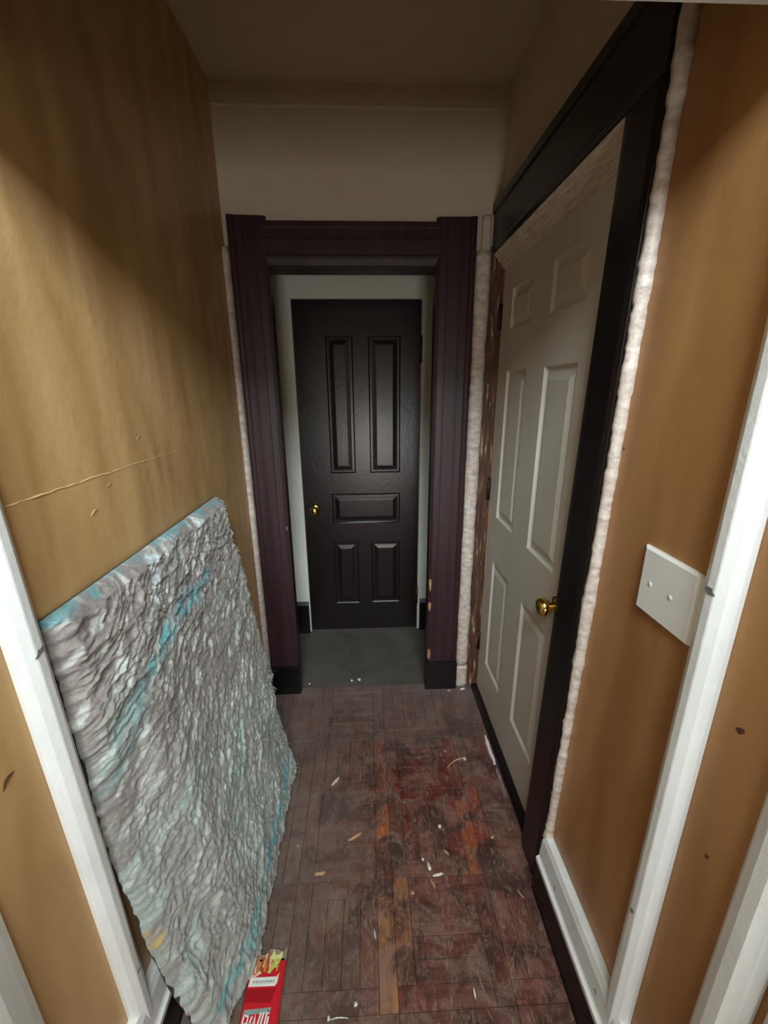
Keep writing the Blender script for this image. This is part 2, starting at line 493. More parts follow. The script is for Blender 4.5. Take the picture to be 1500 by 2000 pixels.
for nm, (x0, x1, z0, z1), yw, lab in (('added_window_1', WIN, WINY, 'added unseen high window of the front room'), ('added_window_2', LOW, LOWY, 'added unseen low window of the added room beyond')):
    w1 = structure(empty(nm, (0, yw, 0)), lab)
    MB().box(x0, x0 + 0.03, -0.07, -0.02, z0, z1).box(x1 - 0.03, x1, -0.07, -0.02, z0, z1) \
        .box(x0 + 0.03, x1 - 0.03, -0.07, -0.02, z0, z0 + 0.03).box(x0 + 0.03, x1 - 0.03, -0.07, -0.02, z1 - 0.03, z1) \
        .build('window_frame', 'white_paint', w1)

# ------------------------------------------------------------------ trims
# 1: dark frame of the end opening
t1 = structure(empty('trim_1', (0, YE, 0)), 'dark stained moulded door frame at the end of the hallway')
def casing_profile(x_out, x_in, th=0.024):
    s = 1 if x_in > x_out else -1
    w = abs(x_in - x_out)
    P = [(0, 0), (0, th + 0.006), (0.010, th + 0.008), (0.020, th + 0.004), (0.026, th), (0.052, th - 0.0004), (0.054, th + 0.0002),
         (0.060, th + 0.0002), (0.062, th - 0.0008), (w * 0.70, th - 0.0015), (w * 0.73, th - 0.001), (w * 0.76, th - 0.002),
         (w - 0.016, th - 0.003), (w - 0.006, th - 0.007), (w, th - 0.010), (w, 0)]
    return [(x_out + s * a, -b) for a, b in P]
for nm, xo, xi in (('side_casing', -0.516, -0.372), ('side_casing', 0.442, 0.287)):
    c = MB().prism(casing_profile(xo, xi), 'z', 0.0, 2.16).build(nm, 'dark_stain', t1)
    s = 1 if xi > xo else -1
    MB().box(min(xo - s * 0.004, xi + s * 0.004), max(xo - s * 0.004, xi + s * 0.004), -0.047, -0.0, 0.0, 0.16).build('plinth_block', 'black_stain', c, 0.004, 2)
hp = [(-b_, 2.142 - a_) for a_, b_ in [(0, 0), (0, 0.026), (0.018, 0.026), (0.024, 0.022), (0.055, 0.022), (0.058, 0.024), (0.066, 0.024), (0.070, 0.021), (0.112, 0.020), (0.116, 0.022), (0.124, 0.017), (0.148, 0.014), (0.148, 0)]]
MB().prism(hp, 'x', -0.39, 0.30).build('head_casing', 'dark_stain', t1)
MB().box(-0.400, -0.386, 0.0, 0.115, 0.0, 1.99).build('jamb', 'dark_stain', t1, 0.002)
MB().box(0.298, 0.312, 0.0, 0.115, 0.0, 1.99).build('jamb', 'dark_stain', t1, 0.002)
MB().box(-0.400, 0.312, 0.0, 0.115, 1.99, 2.005).build('head_jamb', 'dark_stain', t1, 0.001)
o = MB().prism([(-0.383, -0.027), (-0.377, -0.027), (-0.377, -0.015), (-0.383, -0.015)], 'z', 0.90, 0.915).build('latch_hook', 'nail_steel', t1)
for (zz, x) in ((0.12, -0.395), (0.60, 0.298), (0.48, 0.298), (0.2, 0.30)):    # bare knocks in the stain
    mb = MB(); r = random.Random(int(zz * 100)); K = 9
    mb.v = [(x + 0.008 * math.cos(2 * math.pi * k / K) * r.uniform(.6, 1.2), -0.0185 - (0.0045 if abs(x + 0.395) > 0.001 else 0.004), zz + 0.035 * math.sin(2 * math.pi * k / K) * r.uniform(.6, 1.2)) for k in range(K)]
    mb.f = [tuple(range(K))]
    mb.build('bare_knock', 'raw_edge', t1)

# 2: dark casing of the white door on the right
LEAN = 0.033
lean = lambda x, y, z: (x, y + LEAN * (1.0 - z), z)
t2 = structure(empty('trim_2'), 'nearly black casing around the white six-panel door')
side = MB().prism([(0.560, 0.890), (0.560, 1.012), (0.520, 1.012), (0.514, 1.006), (0.512, 0.990), (0.512, 0.905), (0.516, 0.890)], 'z', 0.0, 2.034)
side.shear(lean).build('side_casing', 'black_stain', t2, 0.0015)
MB().prism([(0.552, 2.035), (0.512, 2.035), (0.510, 2.05), (0.512, 2.06), (0.512, 2.17), (0.505, 2.178), (0.505, 2.205), (0.552, 2.205)], 'y', 0.856, YE - 0.002).build('head_casing', 'black_stain', t2, 0.001)
hj = MB().prism([(0.514, 2.034), (0.515, 2.030), (0.530, 2.016), (0.532, 2.010), (0.546, 1.996), (0.549, 1.988), (0.556, 1.984), (0.557, 1.978), (0.566, 1.978), (0.566, 2.0345), (0.62, 2.0345), (0.62, 2.06), (0.552, 2.06), (0.552, 2.034)], 'y', 0.975, 1.838)
hj.build('head_jamb', 'bare_wood', t2, 0.0008)
MB().box(0.505, 0.62, 1.838, YE - 0.001, 0.0, 2.06).build('hinge_jamb', 'chipped_jamb', t2, 0.002)
MB().box(0.566, 0.62, 1.0, 1.022, 0.0, 2.03).build('latch_jamb', 'black_stain', t2, 0.001)
MB().prism([(0.528, 0.0), (0.60, 0.0), (0.60, 0.014), (0.545, 0.014), (0.528, 0.006)], 'y', 1.04, 1.838).build('door_sill', 'black_stain', t2, 0.001)

# 3: lumpy white edge between that casing and the brown sheet
structure(rough_strip(0.15, ZC - 0.005, 0.518, 0.546, 0.868, 0.893, 200, 0.13, 5, LEAN).build('trim_3', 'old_white_paint', None, 0, 1, True), 'lumpy white plaster edge beside the near-black casing')
# 4, 5: white strips in the two corners beside the dark frame
t4 = structure(empty('trim_4'), 'cracked white strip between dark frame and white door')
rough_strip(0.13, 2.045, 0.446, 0.505, YE - 0.030, YE - 0.001, 70, 0.07, 21).build('strip', 'old_white_paint', t4, 0, 1, True)
rough_strip(0.0, 0.126, 0.444, 0.507, YE - 0.032, YE - 0.001, 6, 0.06, 22).build('strip_foot', 'old_white_paint', t4, 0, 1, True)
rough_strip(2.05, 2.17, 0.466, 0.504, YE - 0.016, YE - 0.001, 6, 0.04, 23).build('strip_head', 'plaster', t4, 0, 1, True)
t5 = structure(empty('trim_5'), 'white strip between tan wall and dark frame')
rough_strip(0.16, 2.045, -0.541, -0.515, YE - 0.062, YE - 0.001, 60, 0.04, 31).build('strip', 'old_white_paint', t5, 0, 1, True)

# battens
def batten(name, label, sx, xw, prof, z0, z1, ln, nails):
    e = structure(empty(name), label)
    mb = MB().prism([(xw - sx * b_, y) for y, b_ in prof], 'z', z0, z1)
    mb.shear(lambda x, y, z: (x, y + ln * (1.0 - z), z))
    o = mb.build('batten', 'white_paint', e, 0.0012)
    return e
bp = lambda y0, w, d: [(y0, 0), (y0, d * 0.35), (y0 + w * 0.14, d * 0.72), (y0 + w * 0.36, d), (y0 + w * 0.62, d), (y0 + w * 0.86, d * 0.72), (y0 + w, d * 0.35), (y0 + w, 0)]
t6 = batten('trim_6', 'white faceted batten on the brown wall beside the blank plate', 1, XR, bp(0.512, 0.058, 0.030), 0.12, 1.975, 0.0, None)
t7 = batten('trim_7', 'white batten on the tan wall at the edge of the rug', -1, XL, bp(0.548, 0.055, 0.030), 0.0, 1.975, 0.022, None)
def gouge(parent, x, y, z, ln, hg, ang, mat, seed, sgn):
    r = random.Random(seed); K = 10; mb = MB()
    for k in range(K):
        a = 2 * math.pi * k / K
        p, q = ln * math.cos(a) * r.uniform(.5, 1.2), hg * math.sin(a) * r.uniform(.5, 1.2)
        for d in (0, 0.0008):
            mb.v.append((x - sgn * d, y + p * math.cos(ang) - q * math.sin(ang), z + p * math.sin(ang) + q * math.cos(ang)))
    mb.f.append(tuple(2 * k + 1 for k in range(K)))
    for k in range(K):
        k2 = (k + 1) % K
        mb.f.append((2 * k, 2 * k2, 2 * k2 + 1, 2 * k + 1))
    return mb.build('nail_dent' if parent.name.startswith(('trim', 'base')) else 'paint_chip', mat, parent)
gouge(t6, XR - 0.0302, 0.541, 1.235, 0.011, 0.006, 0.3, 'nail_steel', 1, 1)
gouge(t6, XR - 0.0302, 0.541, 0.53, 0.005, 0.006, 0.3, 'nail_steel', 2, 1)
gouge(t7, XL + 0.0302, 0.572, 1.145, 0.012, 0.005, 0.5, 'nail_steel', 3, -1)
gouge(t7, XL + 0.0302, 0.589, 0.34, 0.006, 0.004, 0.3, 'nail_steel', 4, -1)
gouge(wr, XR - 0.0002, 0.467, 1.045, 0.009, 0.005, -0.5, 'rust', 11, 1)
gouge(wr, XR - 0.0002, 0.463, 0.796, 0.004, 0.004, 0.5, 'rust', 12, 1)
gouge(wr, XR - 0.0002, 0.852, 1.404, 0.004, 0.003, 0.5, 'rust', 13, 1)
t8 = structure(MB().prism([(0.53, 1.945), (0.605, 1.9645), (0.628, 1.9645), (0.628, 2.02), (0.53, 2.08)], 'x', XL + 0.001, XR - 0.001).build('trim_8', 'white_paint', None, 0.001), 'white head strip across the hallway opening')
t9 = batten('trim_9', 'wide white casing strip on the right wall nearest the camera', 1, XR, bp(0.338, 0.068, 0.024), 0.12, 2.3, 0.0, None)
t10 = batten('trim_10', 'white corner strip at the bottom right edge of the picture', 1, XR, bp(0.252, 0.072, 0.024), 0.12, 2.3, 0.0, None)
t11 = batten('trim_11', 'wide white casing strip on the left wall nearest the camera', -1, XL, bp(0.300, 0.122, 0.024), 0.12, 2.3, 0.0, None)

# baseboards with white caps
def base(name, label, sx, xw, y0, y1, tilt=0.0):
    e = structure(empty(name), label)
    P = [(0, 0), (0.044, 0), (0.040, 0.012), (0.036, 0.11), (0.030, 0.118), (0, 0.118)]
    MB().prism([(xw - sx * a, z) for a, z in P], 'y', y0, y1).build('board', 'black_stain', e, 0.001)
    Q = [(0, 0.118), (0.040, 0.118), (0.041, 0.136), (0.034, 0.140), (0.030, 0.146), (0.032, 0.152), (0.027, 0.205), (0.020, 0.222), (0, 0.224)]
    c = MB().prism([(xw - sx * a, z) for a, z in Q], 'y', y0 + 0.0, y1).build('cap', 'white_paint', e, 0.0008)
    return e
br = base('baseboard_right', 'near-black baseboard with a white cap below the brown wall', 1, XR, 0.25, 0.905)
base('baseboard_left', 'black baseboard with a white cap behind the rug', -1, XL, 0.25, YE - 0.05)
for y, z in ((0.80, 0.165), (0.585, 0.175)):
    gouge(br, XR - 0.0305, y, z, 0.007, 0.004, 1.1, 'nail_steel', int(y * 100), 1)

# ------------------------------------------------------------------ doors
def make_door(name, label, origin, rz, W, H, th, panels, mat, knob_at, knob_r, hinges, dp=1.0):
    e = structure(empty(name, origin, rz), label)
    xs = sorted({0, W} | {p[0] for p in panels} | {p[1] for p in panels})
    zs = sorted({0.012, H} | {p[2] for p in panels} | {p[3] for p in panels})
    bm = bmesh.new()
    vs = {(i, k): bm.verts.new((x, 0, z)) for i, x in enumerate(xs) for k, z in enumerate(zs)}
    pf = []
    for i in range(len(xs) - 1):
        for k in range(len(zs) - 1):
            f = bm.faces.new((vs[i, k], vs[i + 1, k], vs[i + 1, k + 1], vs[i, k + 1]))
            mx, mz = (xs[i] + xs[i + 1]) / 2, (zs[k] + zs[k + 1]) / 2
            if any(p[0] < mx < p[1] and p[2] < mz < p[3] for p in panels):
                pf.append(f)
    # merge panel faces that are split by other panels' cuts
    groups = {}
    for f in pf:
        c = f.calc_center_median()
        for q, p in enumerate(panels):
            if p[0] < c.x < p[1] and p[2] < c.z < p[3]:
                groups.setdefault(q, []).append(f)
    for q, fs in groups.items():
        f = fs[0] if len(fs) == 1 else bmesh.ops.contextual_create(bm, geom=[]) and fs[0]
        r = bmesh.ops.inset_region(bm, faces=fs, thickness=0.003, depth=0.0)
        r = bmesh.ops.inset_region(bm, faces=fs, thickness=0.009, depth=-0.011 * dp)
    edge = [ed for ed in bm.edges if ed.is_boundary]
    ex = bmesh.ops.extrude_edge_only(bm, edges=edge)
    for v in [g for g in ex['geom'] if isinstance(g, bmesh.types.BMVert)]:
        v.co.y = th
    back = [ed for ed in bm.edges if ed.is_boundary]
    bmesh.ops.holes_fill(bm, edges=back)
    bmesh.ops.recalc_face_normals(bm, faces=bm.faces)
    me = bpy.data.meshes.new('door_leaf'); bm.to_mesh(me); bm.free()
    me.materials.append(M[mat])
    leaf = bpy.data.objects.new('door_leaf', me); COL.objects.link(leaf); leaf.parent = e
    for p in panels:
        g = 0.013
        x0, x1, z0, z1 = p[0] + g, p[1] - g, p[2] + g, p[3] - g
        s = min(0.03, (z1 - z0) * 0.25)
        mb = MB()
        for (d, y) in ((0.0, 0.0112), (0.008, 0.0105), (s, 0.002), (s + 0.002, 0.0015)):
            y *= dp
            mb.v += [(x0 + d, y, z0 + d), (x1 - d, y, z0 + d), (x1 - d, y, z1 - d), (x0 + d, y, z1 - d)]
        for r_ in range(3):
            for k in range(4):
                k2 = (k + 1) % 4
                mb.f.append((4 * r_ + k, 4 * r_ + k2, 4 * r_ + 4 + k2, 4 * r_ + 4 + k))
        mb.f.append((12, 13, 14, 15))
        mb.build('panel', mat, e)
    R = knob_r
    kn = MB().lathe([(0.0001, 0.062), (R * 0.55, 0.0615), (R * 0.85, 0.057), (R, 0.047), (R * 0.97, 0.038), (R * 0.75, 0.030), (R * 0.45, 0.025), (R * 0.42, 0.012)], 28).build('knob', 'brass', e, 0, 1, True)
    kn.location = (knob_at[0], 0, knob_at[1])
    ro = MB().lathe([(R * 0.42, 0.012), (R * 0.9, 0.010), (R * 1.15, 0.006), (R * 1.2, 0.0)], 28).build('rosette', 'brass', kn, 0, 1, True)
    for (x, z, hh) in hinges:
        h = MB().box(x - 0.012, x + 0.012, -0.003, 0.002, z - hh, z + hh).build('hinge', 'iron', e, 0.0008)
        k = MB()
        for q in range(10):
            a = 2 * math.pi * q / 10
            k.v += [(x + 0.007 * math.cos(a), -0.006 + 0.007 * math.sin(a), z - hh), (x + 0.007 * math.cos(a), -0.006 + 0.007 * math.sin(a), z + hh)]
        for q in range(10):
            q2 = (q + 1) % 10
            k.f.append((2 * q, 2 * q2, 2 * q2 + 1, 2 * q + 1))
        k.f += [tuple(2 * q for q in range(10))[::-1], tuple(2 * q + 1 for q in range(10))]
        k.build('hinge_pin', 'iron', h, 0, 1, True)
    return e

# white six-panel door: local x runs from the hinges (far) to the knob (near)
FAR = 1.836
py = lambda y: FAR - y
panels = []
for (ya, yb) in ((1.715, 1.505), (1.355, 1.135)):
    panels += [(py(ya), py(yb), 1.735, 1.885), (py(ya), py(yb), 0.975, 1.590), (py(ya), py(yb), 0.225, 0.768)]
d1 = make_door('door_1', 'white six-panel door with brass knob on the right', (0.560, FAR, 0.004), -math.pi / 2, 0.81, 1.995, 0.035, panels, 'white_door_paint',
               (py(1.085), 0.895), 0.030, [(0.002, 1.80, 0.05), (0.002, 1.08, 0.05), (0.002, 0.28, 0.05)])
MB().box(0.0, 0.012, -0.0015, 0.001, 0.02, 1.98).build('raw_edge', 'raw_edge', d1)
pan2 = [(0.165, 0.315, 1.05, 1.80), (0.395, 0.575, 1.05, 1.80), (0.165, 0.575, 0.74, 0.93), (0.165, 0.315, 0.20, 0.62), (0.395, 0.575, 0.20, 0.62)]
make_door('door_2', 'dark brown five-panel door with brass knob at the end', (-0.382, YD + 0.004, 0.0), 0.0, 0.684, 1.975, 0.04, pan2, 'door_stain',
          (0.062, 0.835), 0.026, [(0.684, 1.73, 0.07), (0.684, 0.25, 0.06)], 0.45)

# ------------------------------------------------------------------ blank plate on the right wall
pl = empty('blank_plate', (XR, 0.66, 1.11))
thing(pl, 'white blank cover plate on the brown wall beside the batten', 'wall plate')
mb = MB()
a0, a1, z0, z1 = -0.084, 0.066, 0.0, 0.128
for (d, h) in ((0.0, 0.0), (0.0, 0.004), (0.010, 0.011), (0.012, 0.0115)):
    mb.v += [(-h, a0 + d, z0 + d * 0.3), (-h, a1 - d, z0 + d * 0.3), (-h, a1 - d, z1 - d * 0.3), (-h, a0 + d, z1 - d * 0.3)]
for r_ in range(3):
    for k in range(4):
        k2 = (k + 1) % 4
        mb.f.append((4 * r_ + k, 4 * r_ + k2, 4 * r_ + 4 + k2, 4 * r_ + 4 + k))
mb.f.append((12, 13, 14, 15))
mb.build('cover', 'plastic_white', pl)
for (y, z) in ((0.028, 0.062), (-0.025, 0.062)):
    s = MB().lathe([(0.0001, 0.0014), (0.004, 0.0012), (0.0055, 0.0)], 14).build('screw', 'plastic_white', pl, 0, 1, True)
    s.rotation_euler = (0, 0, -math.pi / 2); s.location = (-0.0115, y, z)

# ------------------------------------------------------------------ shag rug leaning on the left wall
rng = np.random.default_rng(5)
def smooth(x, a, b):
    t = np.clip((x - a) / (b - a), 0, 1); return t * t * (3 - 2 * t)
def vnoise(x, y, seed):
    r = np.random.default_rng(seed).random((256, 256))
    xi, yi = np.floor(x).astype(int), np.floor(y).astype(int)
    fx, fy = x - xi, y - yi
    fx, fy = fx * fx * (3 - 2 * fx), fy * fy * (3 - 2 * fy)
    g = lambda a, b: r[a % 256, b % 256]
    return (g(xi, yi) * (1 - fx) + g(xi + 1, yi) * fx) * (1 - fy) + (g(xi, yi + 1) * (1 - fx) + g(xi + 1, yi + 1) * fx) * fy
NU, NV = 420, 600
WU, HV = 0.79, 1.19
U, V = np.meshgrid(np.linspace(0, 1, NU), np.linspace(0, 1, NV), indexing='ij')
su, sv = U * WU, V * HV
wx = (vnoise(su * 9, sv * 9, 1) - .5) * 0.03; wy = (vnoise(su * 9 + 40, sv * 9, 2) - .5) * 0.03
def stroke(ang, along, across, seed):
    a = (su + wx) * math.cos(ang) + (sv + wy) * math.sin(ang)
    c = -(su + wx) * math.sin(ang) + (sv + wy) * math.cos(ang)
    return vnoise(a * along + 50, c * across + 50, seed)
def field(ang, s0):
    big = stroke(ang, 9, 22, s0)
    mid = 1 - np.abs(2 * stroke(ang + 0.2, 17, 42, s0 + 1) - 1)
    fin = 1 - np.abs(2 * stroke(ang - 0.35, 44, 92, s0 + 2) - 1)
    mic = stroke(ang + 0.3, 110, 200, s0 + 3)
    return 0.55 * big + 0.44 * mid ** 1.5 + 0.40 * fin ** 1.3 + 0.22 * mic
bl = np.clip((V - 0.15) / 0.5, 0, 1)
Hf = field(math.pi - 0.25, 100) * (1 - bl) + field(math.pi - 0.95, 200) * bl
Hf = (Hf - Hf.min()) / (Hf.max() - Hf.min())
low = vnoise(su * 7, sv * 7, 7)
PILE = 0.040
disp = PILE * (0.35 + 0.65 * Hf) + 0.010 * low
edge = np.minimum(np.minimum(U * WU, (1 - U) * WU), np.minimum(V * HV, (1 - V) * HV))
disp *= np.clip(edge / 0.025, 0, 1) ** 0.5
jag = (vnoise(sv * 60, su * 0 + 3, 9) - 0.5) * 0.016
Yc = 0.610 + U * (1.412 - 0.610 - 0.035 * V) + 0.5 * jag * (smooth(U, 0.96, 1.0) - smooth(1 - U, 0.96, 1.0))
Zc = 1.173 * (1 - V)
far = -0.531 + V * (0.532 - 0.352)
near = np.interp(V, [0, 0.45, 0.744, 0.906, 1.0], [-0.533, -0.529, -0.480, -0.436, -0.400])
k = np.clip(U / 0.22, 0, 1); k = k * k * (3 - 2 * k)
Xc = near * (1 - k) + far * k + 0.006 * np.sin(U * 7 + V * 5) * np.clip(V * 4, 0, 1) * np.clip((1 - V) * 4, 0, 1)
nrm = np.array([0.985, 0.0, 0.17])
PX, PY, PZ = Xc + disp * nrm[0], Yc, np.maximum(Zc + disp * nrm[2], 0.002)
# fibres are combed: shift crests along their lay
PY = PY - (Hf - 0.5) * 0.008
verts = np.stack([PX, PY, PZ], -1).reshape(-1, 3)
ii, jj = np.meshgrid(np.arange(NU - 1), np.arange(NV - 1), indexing='ij')
b0 = (ii * NV + jj).ravel()
faces = np.stack([b0, b0 + NV, b0 + NV + 1, b0 + 1], -1)
rug = empty('shag_rug', (0, 0, 0))
thing(rug, 'crumpled shaggy grey rug with teal streaks leaning on the tan wall', 'rug')
me = bpy.data.meshes.new('pile')
me.from_pydata(verts.tolist(), [], faces.tolist())
# fibre dyes
def lin(r, g, b):
    return np.array(srgb(r, g, b)[:3])
def smooth(x, a, b):
    t = np.clip((x - a) / (b - a), 0, 1); return t * t * (3 - 2 * t)
colr = np.ones((NU, NV, 3)) * lin(138, 130, 124)
p1 = smooth(stroke(math.pi - 0.9, 9, 26, 301), 0.45, 0.75)
p2 = smooth(stroke(math.pi - 0.5, 16, 50, 302), 0.55, 0.8)
p3 = smooth(stroke(math.pi - 1.0, 22, 80, 303), 0.6, 0.8)
p4 = smooth(stroke(math.pi - 0.7, 6, 14, 304), 0.55, 0.8)
pal = smooth(V - 0.25 * U, 0.15, 0.6)
for m_, c_ in ((p1 * (0.25 + 0.6 * pal), lin(156, 170, 162)), (p2 * 0.5, lin(120, 110, 106)), (p3 * 0.6, lin(200, 206, 198)), (p4 * 0.4 * (1 - pal), lin(122, 112, 108)), (pal * 0.35, lin(150, 162, 154)),
               (smooth(U, 0.8, 1.0) * smooth(vnoise(su * 25, sv * 25, 310), .3, .7) * (1 - pal) * .7, lin(176, 170, 146))):
    colr = colr * (1 - m_[..., None]) + c_ * m_[..., None]
def vein(pts, wid, col, amt):
    global colr
    d = np.full(U.shape, 9.0)
    for (u0, v0), (u1, v1) in zip(pts[:-1], pts[1:]):
        ax, ay, bx, by = u0 * WU, v0 * HV, u1 * WU, v1 * HV
        L2 = (bx - ax) ** 2 + (by - ay) ** 2 + 1e-9
        t = np.clip(((su - ax) * (bx - ax) + (sv - ay) * (by - ay)) / L2, 0, 1)
        d = np.minimum(d, np.hypot(su - ax - t * (bx - ax), sv - ay - t * (by - ay)))
    m_ = (1 - smooth(d + 0.035 * (stroke(math.pi - 0.8, 22, 60, 320) - .5), wid * 0.15, wid * 1.15)) * amt * (0.3 + 0.7 * smooth(stroke(math.pi - 0.8, 30, 90, 321), 0.25, 0.6))
    colr = colr * (1 - m_[..., None]) + np.array(col) * m_[..., None]
teal = lin(84, 156, 162)
vein([(0.66, 0.14), (0.55, 0.155), (0.40, 0.15), (0.29, 0.163), (0.19, 0.18)], 0.028, teal, 0.85)
vein([(0.19, 0.18), (0.10, 0.22), (0.03, 0.30)], 0.04, lin(96, 150, 152), 0.6)
vein([(0.90, 0.88), (0.70, 0.92), (0.49, 0.90), (0.345, 0.907), (0.2, 0.92), (0.05, 0.93)], 0.026, teal, 0.9)
vein([(0.0, 0.0), (0.95, 0.0)], 0.011, lin(84, 150, 156), 0.8)
vein([(0.376, 0.02), (0.32, 0.075)], 0.026, lin(196, 208, 212), 0.9)
vein([(0.71, 0.015), (0.68, 0.042)], 0.02, lin(206, 212, 210), 0.9)
vein([(0.60, 0.50), (0.40, 0.62), (0.25, 0.75)], 0.03, lin(110, 166, 166), 0.45)
vein([(0.0, 0.66), (0.015, 0.69)], 0.012, lin(190, 160, 84), 0.9)
ca = me.color_attributes.new('dye', 'FLOAT_COLOR', 'POINT')
buf = np.ones((NU * NV, 4), dtype=np.float32); buf[:, :3] = colr.reshape(-1, 3)
ca.data.foreach_set('color', buf.ravel())
for p in me.polygons:
    p.use_smooth = True
me.materials.append(M['shag_pile'])
po = bpy.data.objects.new('pile', me); COL.objects.link(po); po.parent = rug
po['kind'] = 'stuff'
# loose fibre locks along the free edges
mbf = MB(); r = random.Random(17)
def lock(p, d, ln, w):
    d = Vector(d).normalized(); s = d.cross(Vector((r.uniform(-1, 1), r.uniform(-1, 1), r.uniform(-1, 1)))).normalized() * w
    b = len(mbf.v); p = Vector(p); bend = Vector((0.2, -0.1, -0.5)) * ln
    q1, q2 = p + d * ln * 0.5 + bend * 0.15, p + d * ln + bend * 0.5
    up = d.cross(s).normalized() * w * 0.6
    for c_, kf in ((p, 1.0), (q1, 0.8)):
        mbf.v += [tuple(c_ + s * kf), tuple(c_ + up * kf), tuple(c_ - s * kf)]
    mbf.v.append(tuple(q2))
    mbf.f += [(b, b + 1, b + 4, b + 3), (b + 1, b + 2, b + 5, b + 4), (b + 2, b, b + 3, b + 5), (b + 3, b + 4, b + 6), (b + 4, b + 5, b + 6), (b + 5, b + 3, b + 6)]
for _ in range(300):
    j = r.randrange(4, NV - 4)
    i = NU - 3 - r.randrange(8)
    sg = 1 if i > NU // 2 else -1
    lock(verts[i * NV + j], (r.uniform(0.1, 0.7), sg * r.uniform(0.2, 0.8), r.uniform(-1, -0.2)), r.uniform(0.01, 0.024), r.uniform(0.0008, 0.002))
fr = mbf.build('fringe', 'rug_fringe', rug)
fr['kind'] = 'stuff'
# woven backing behind the pile
K1, K2 = 14, 24
mb = MB()
for i in range(K1):
    for j in range(K2):
        a, b_ = int(i * (NU - 1) / (K1 - 1)), int(j * (NV - 1) / (K2 - 1))
        for d in (0.0, -0.004):
            mb.v.append((float(Xc[a, b_]) + d - 0.0005, float(Yc[a, b_]), max(float(Zc[a, b_]) + d * 0.1, 0.001)))
ix = lambda i, j, q: (i * K2 + j) * 2 + q
for i in range(K1 - 1):
    for j in range(K2 - 1):
        mb.f.append((ix(i, j, 0), ix(i + 1, j, 0), ix(i + 1, j + 1, 0), ix(i, j + 1, 0)))
        mb.f.append((ix(i, j, 1), ix(i, j + 1, 1), ix(i + 1, j + 1, 1), ix(i + 1, j, 1)))
for i in range(K1 - 1):
    for j in (0, K2 - 1):
        mb.f.append((ix(i, j, 0), ix(i, j, 1), ix(i + 1, j, 1), ix(i + 1, j, 0)))
for j in range(K2 - 1):
    for i in (0, K1 - 1):
        mb.f.append((ix(i, j, 0), ix(i, j + 1, 0), ix(i, j + 1, 1), ix(i, j, 1)))
mb.build('backing', 'rug_backing', rug)

# ------------------------------------------------------------------ red food carton on the floor
bx = empty('food_carton', (-0.298, 0.70, 0.0), 0.0)
thing(bx, 'flattened red food carton with pictured food on the parquet by the rug', 'carton')
TH = 0.012
MB().prism([(-0.050, 0.0015), (0.044, 0.0015), (0.047, 0.006), (0.044, TH), (-0.046, TH), (-0.050, 0.006)], 'y', -0.16, 0.060).build('box_body', 'carton_red', bx, 0.0012, 2)
mb = MB()
r = random.Random(2)
top = [(-0.046 + 0.0115 * k, 0.078 + r.uniform(-0.010, 0.006)) for k in range(9)]
top[-1] = (0.046, 0.084)
pts = [(-0.046, 0.055), (0.046, 0.055)] + top[::-1]
for z in (TH - 0.0012, TH):
    mb.v += [(x, y, z) for x, y in pts]
K = len(pts)
mb.f.append(tuple(range(K))[::-1]); mb.f.append(tuple(K + k for k in range(K)))
for k in range(K):
    k2 = (k + 1) % K
    mb.f.append((k, k2, K + k2, K + k))
mb.build('torn_flap', 'carton_inside', bx)
def print_poly(name, pts, mat, lift=0.0002):
    mb = MB(); mb.v = [(x, y, TH + lift) for x, y in pts]; mb.f = [tuple(range(len(pts)))]
    return mb.build(name, mat, bx)
def ribbon(pts, w):
    v = []
    for k, (x, y) in enumerate(pts):
        a, b_ = pts[max(k - 1, 0)], pts[min(k + 1, len(pts) - 1)]
        dx, dy = b_[0] - a[0], b_[1] - a[1]; L = math.hypot(dx, dy) or 1
        v.append((x - dy / L * w, y + dx / L * w, x + dy / L * w, y - dx / L * w))
    return [(q[0], q[1]) for q in v] + [(q[2], q[3]) for q in v[::-1]]
print_poly('printed_dark_band', [(-0.045, 0.000), (0.030, 0.000), (0.022, -0.028), (-0.045, -0.024)], 'carton_dark_red', 0.0001)
fr_c = ['print_fry', 'print_fry_dark', 'print_cream', 'print_fry']
for k in range(16):
    x = -0.040 + 0.0042 * k + r.uniform(-0.003, 0.003); y0 = 0.034 + r.uniform(-0.004, 0.012); ln = r.uniform(0.016, 0.032); w = r.uniform(0.0022, 0.004); sl = r.uniform(-0.3, 0.4)
    print_poly('printed_chip', [(x - w, y0), (x + w, y0), (x + w + sl * ln * .5, y0 + ln), (x - w + sl * ln * .5, y0 + ln)], fr_c[k % 4], 0.00025 + 0.00003 * k)
for k, pts in enumerate([[(0.004, 0.060), (0.010, 0.080), (0.016, 0.066), (0.026, 0.068), (0.034, 0.074), (0.036, 0.062), (0.028, 0.048), (0.018, 0.050), (0.012, 0.056)],
                         [(0.000, 0.030), (0.006, 0.046), (0.016, 0.052), (0.026, 0.046), (0.016, 0.038), (0.008, 0.028)]]):
    print_poly('printed_leaf', pts, ('print_pale_green', 'print_green')[k], 0.0009 + 0.0001 * k)
print_poly('printed_leaf', [(0.012, 0.056), (0.022, 0.060), (0.032, 0.056), (0.028, 0.050), (0.018, 0.052)], 'print_green', 0.0012)
print_poly('printed_paper', [(-0.044, 0.018), (-0.040, 0.036), (-0.034, 0.026), (-0.022, 0.036), (-0.014, 0.030), (-0.030, 0.022), (0.026, 0.022), (0.034, 0.030), (0.032, 0.018)], 'print_cream', 0.0011)
print_poly('printed_label', [(-0.044, 0.004), (0.026, 0.003), (0.031, 0.008), (0.033, 0.021), (-0.040, 0.022), (-0.042, 0.018)], 'print_white', 0.0013)
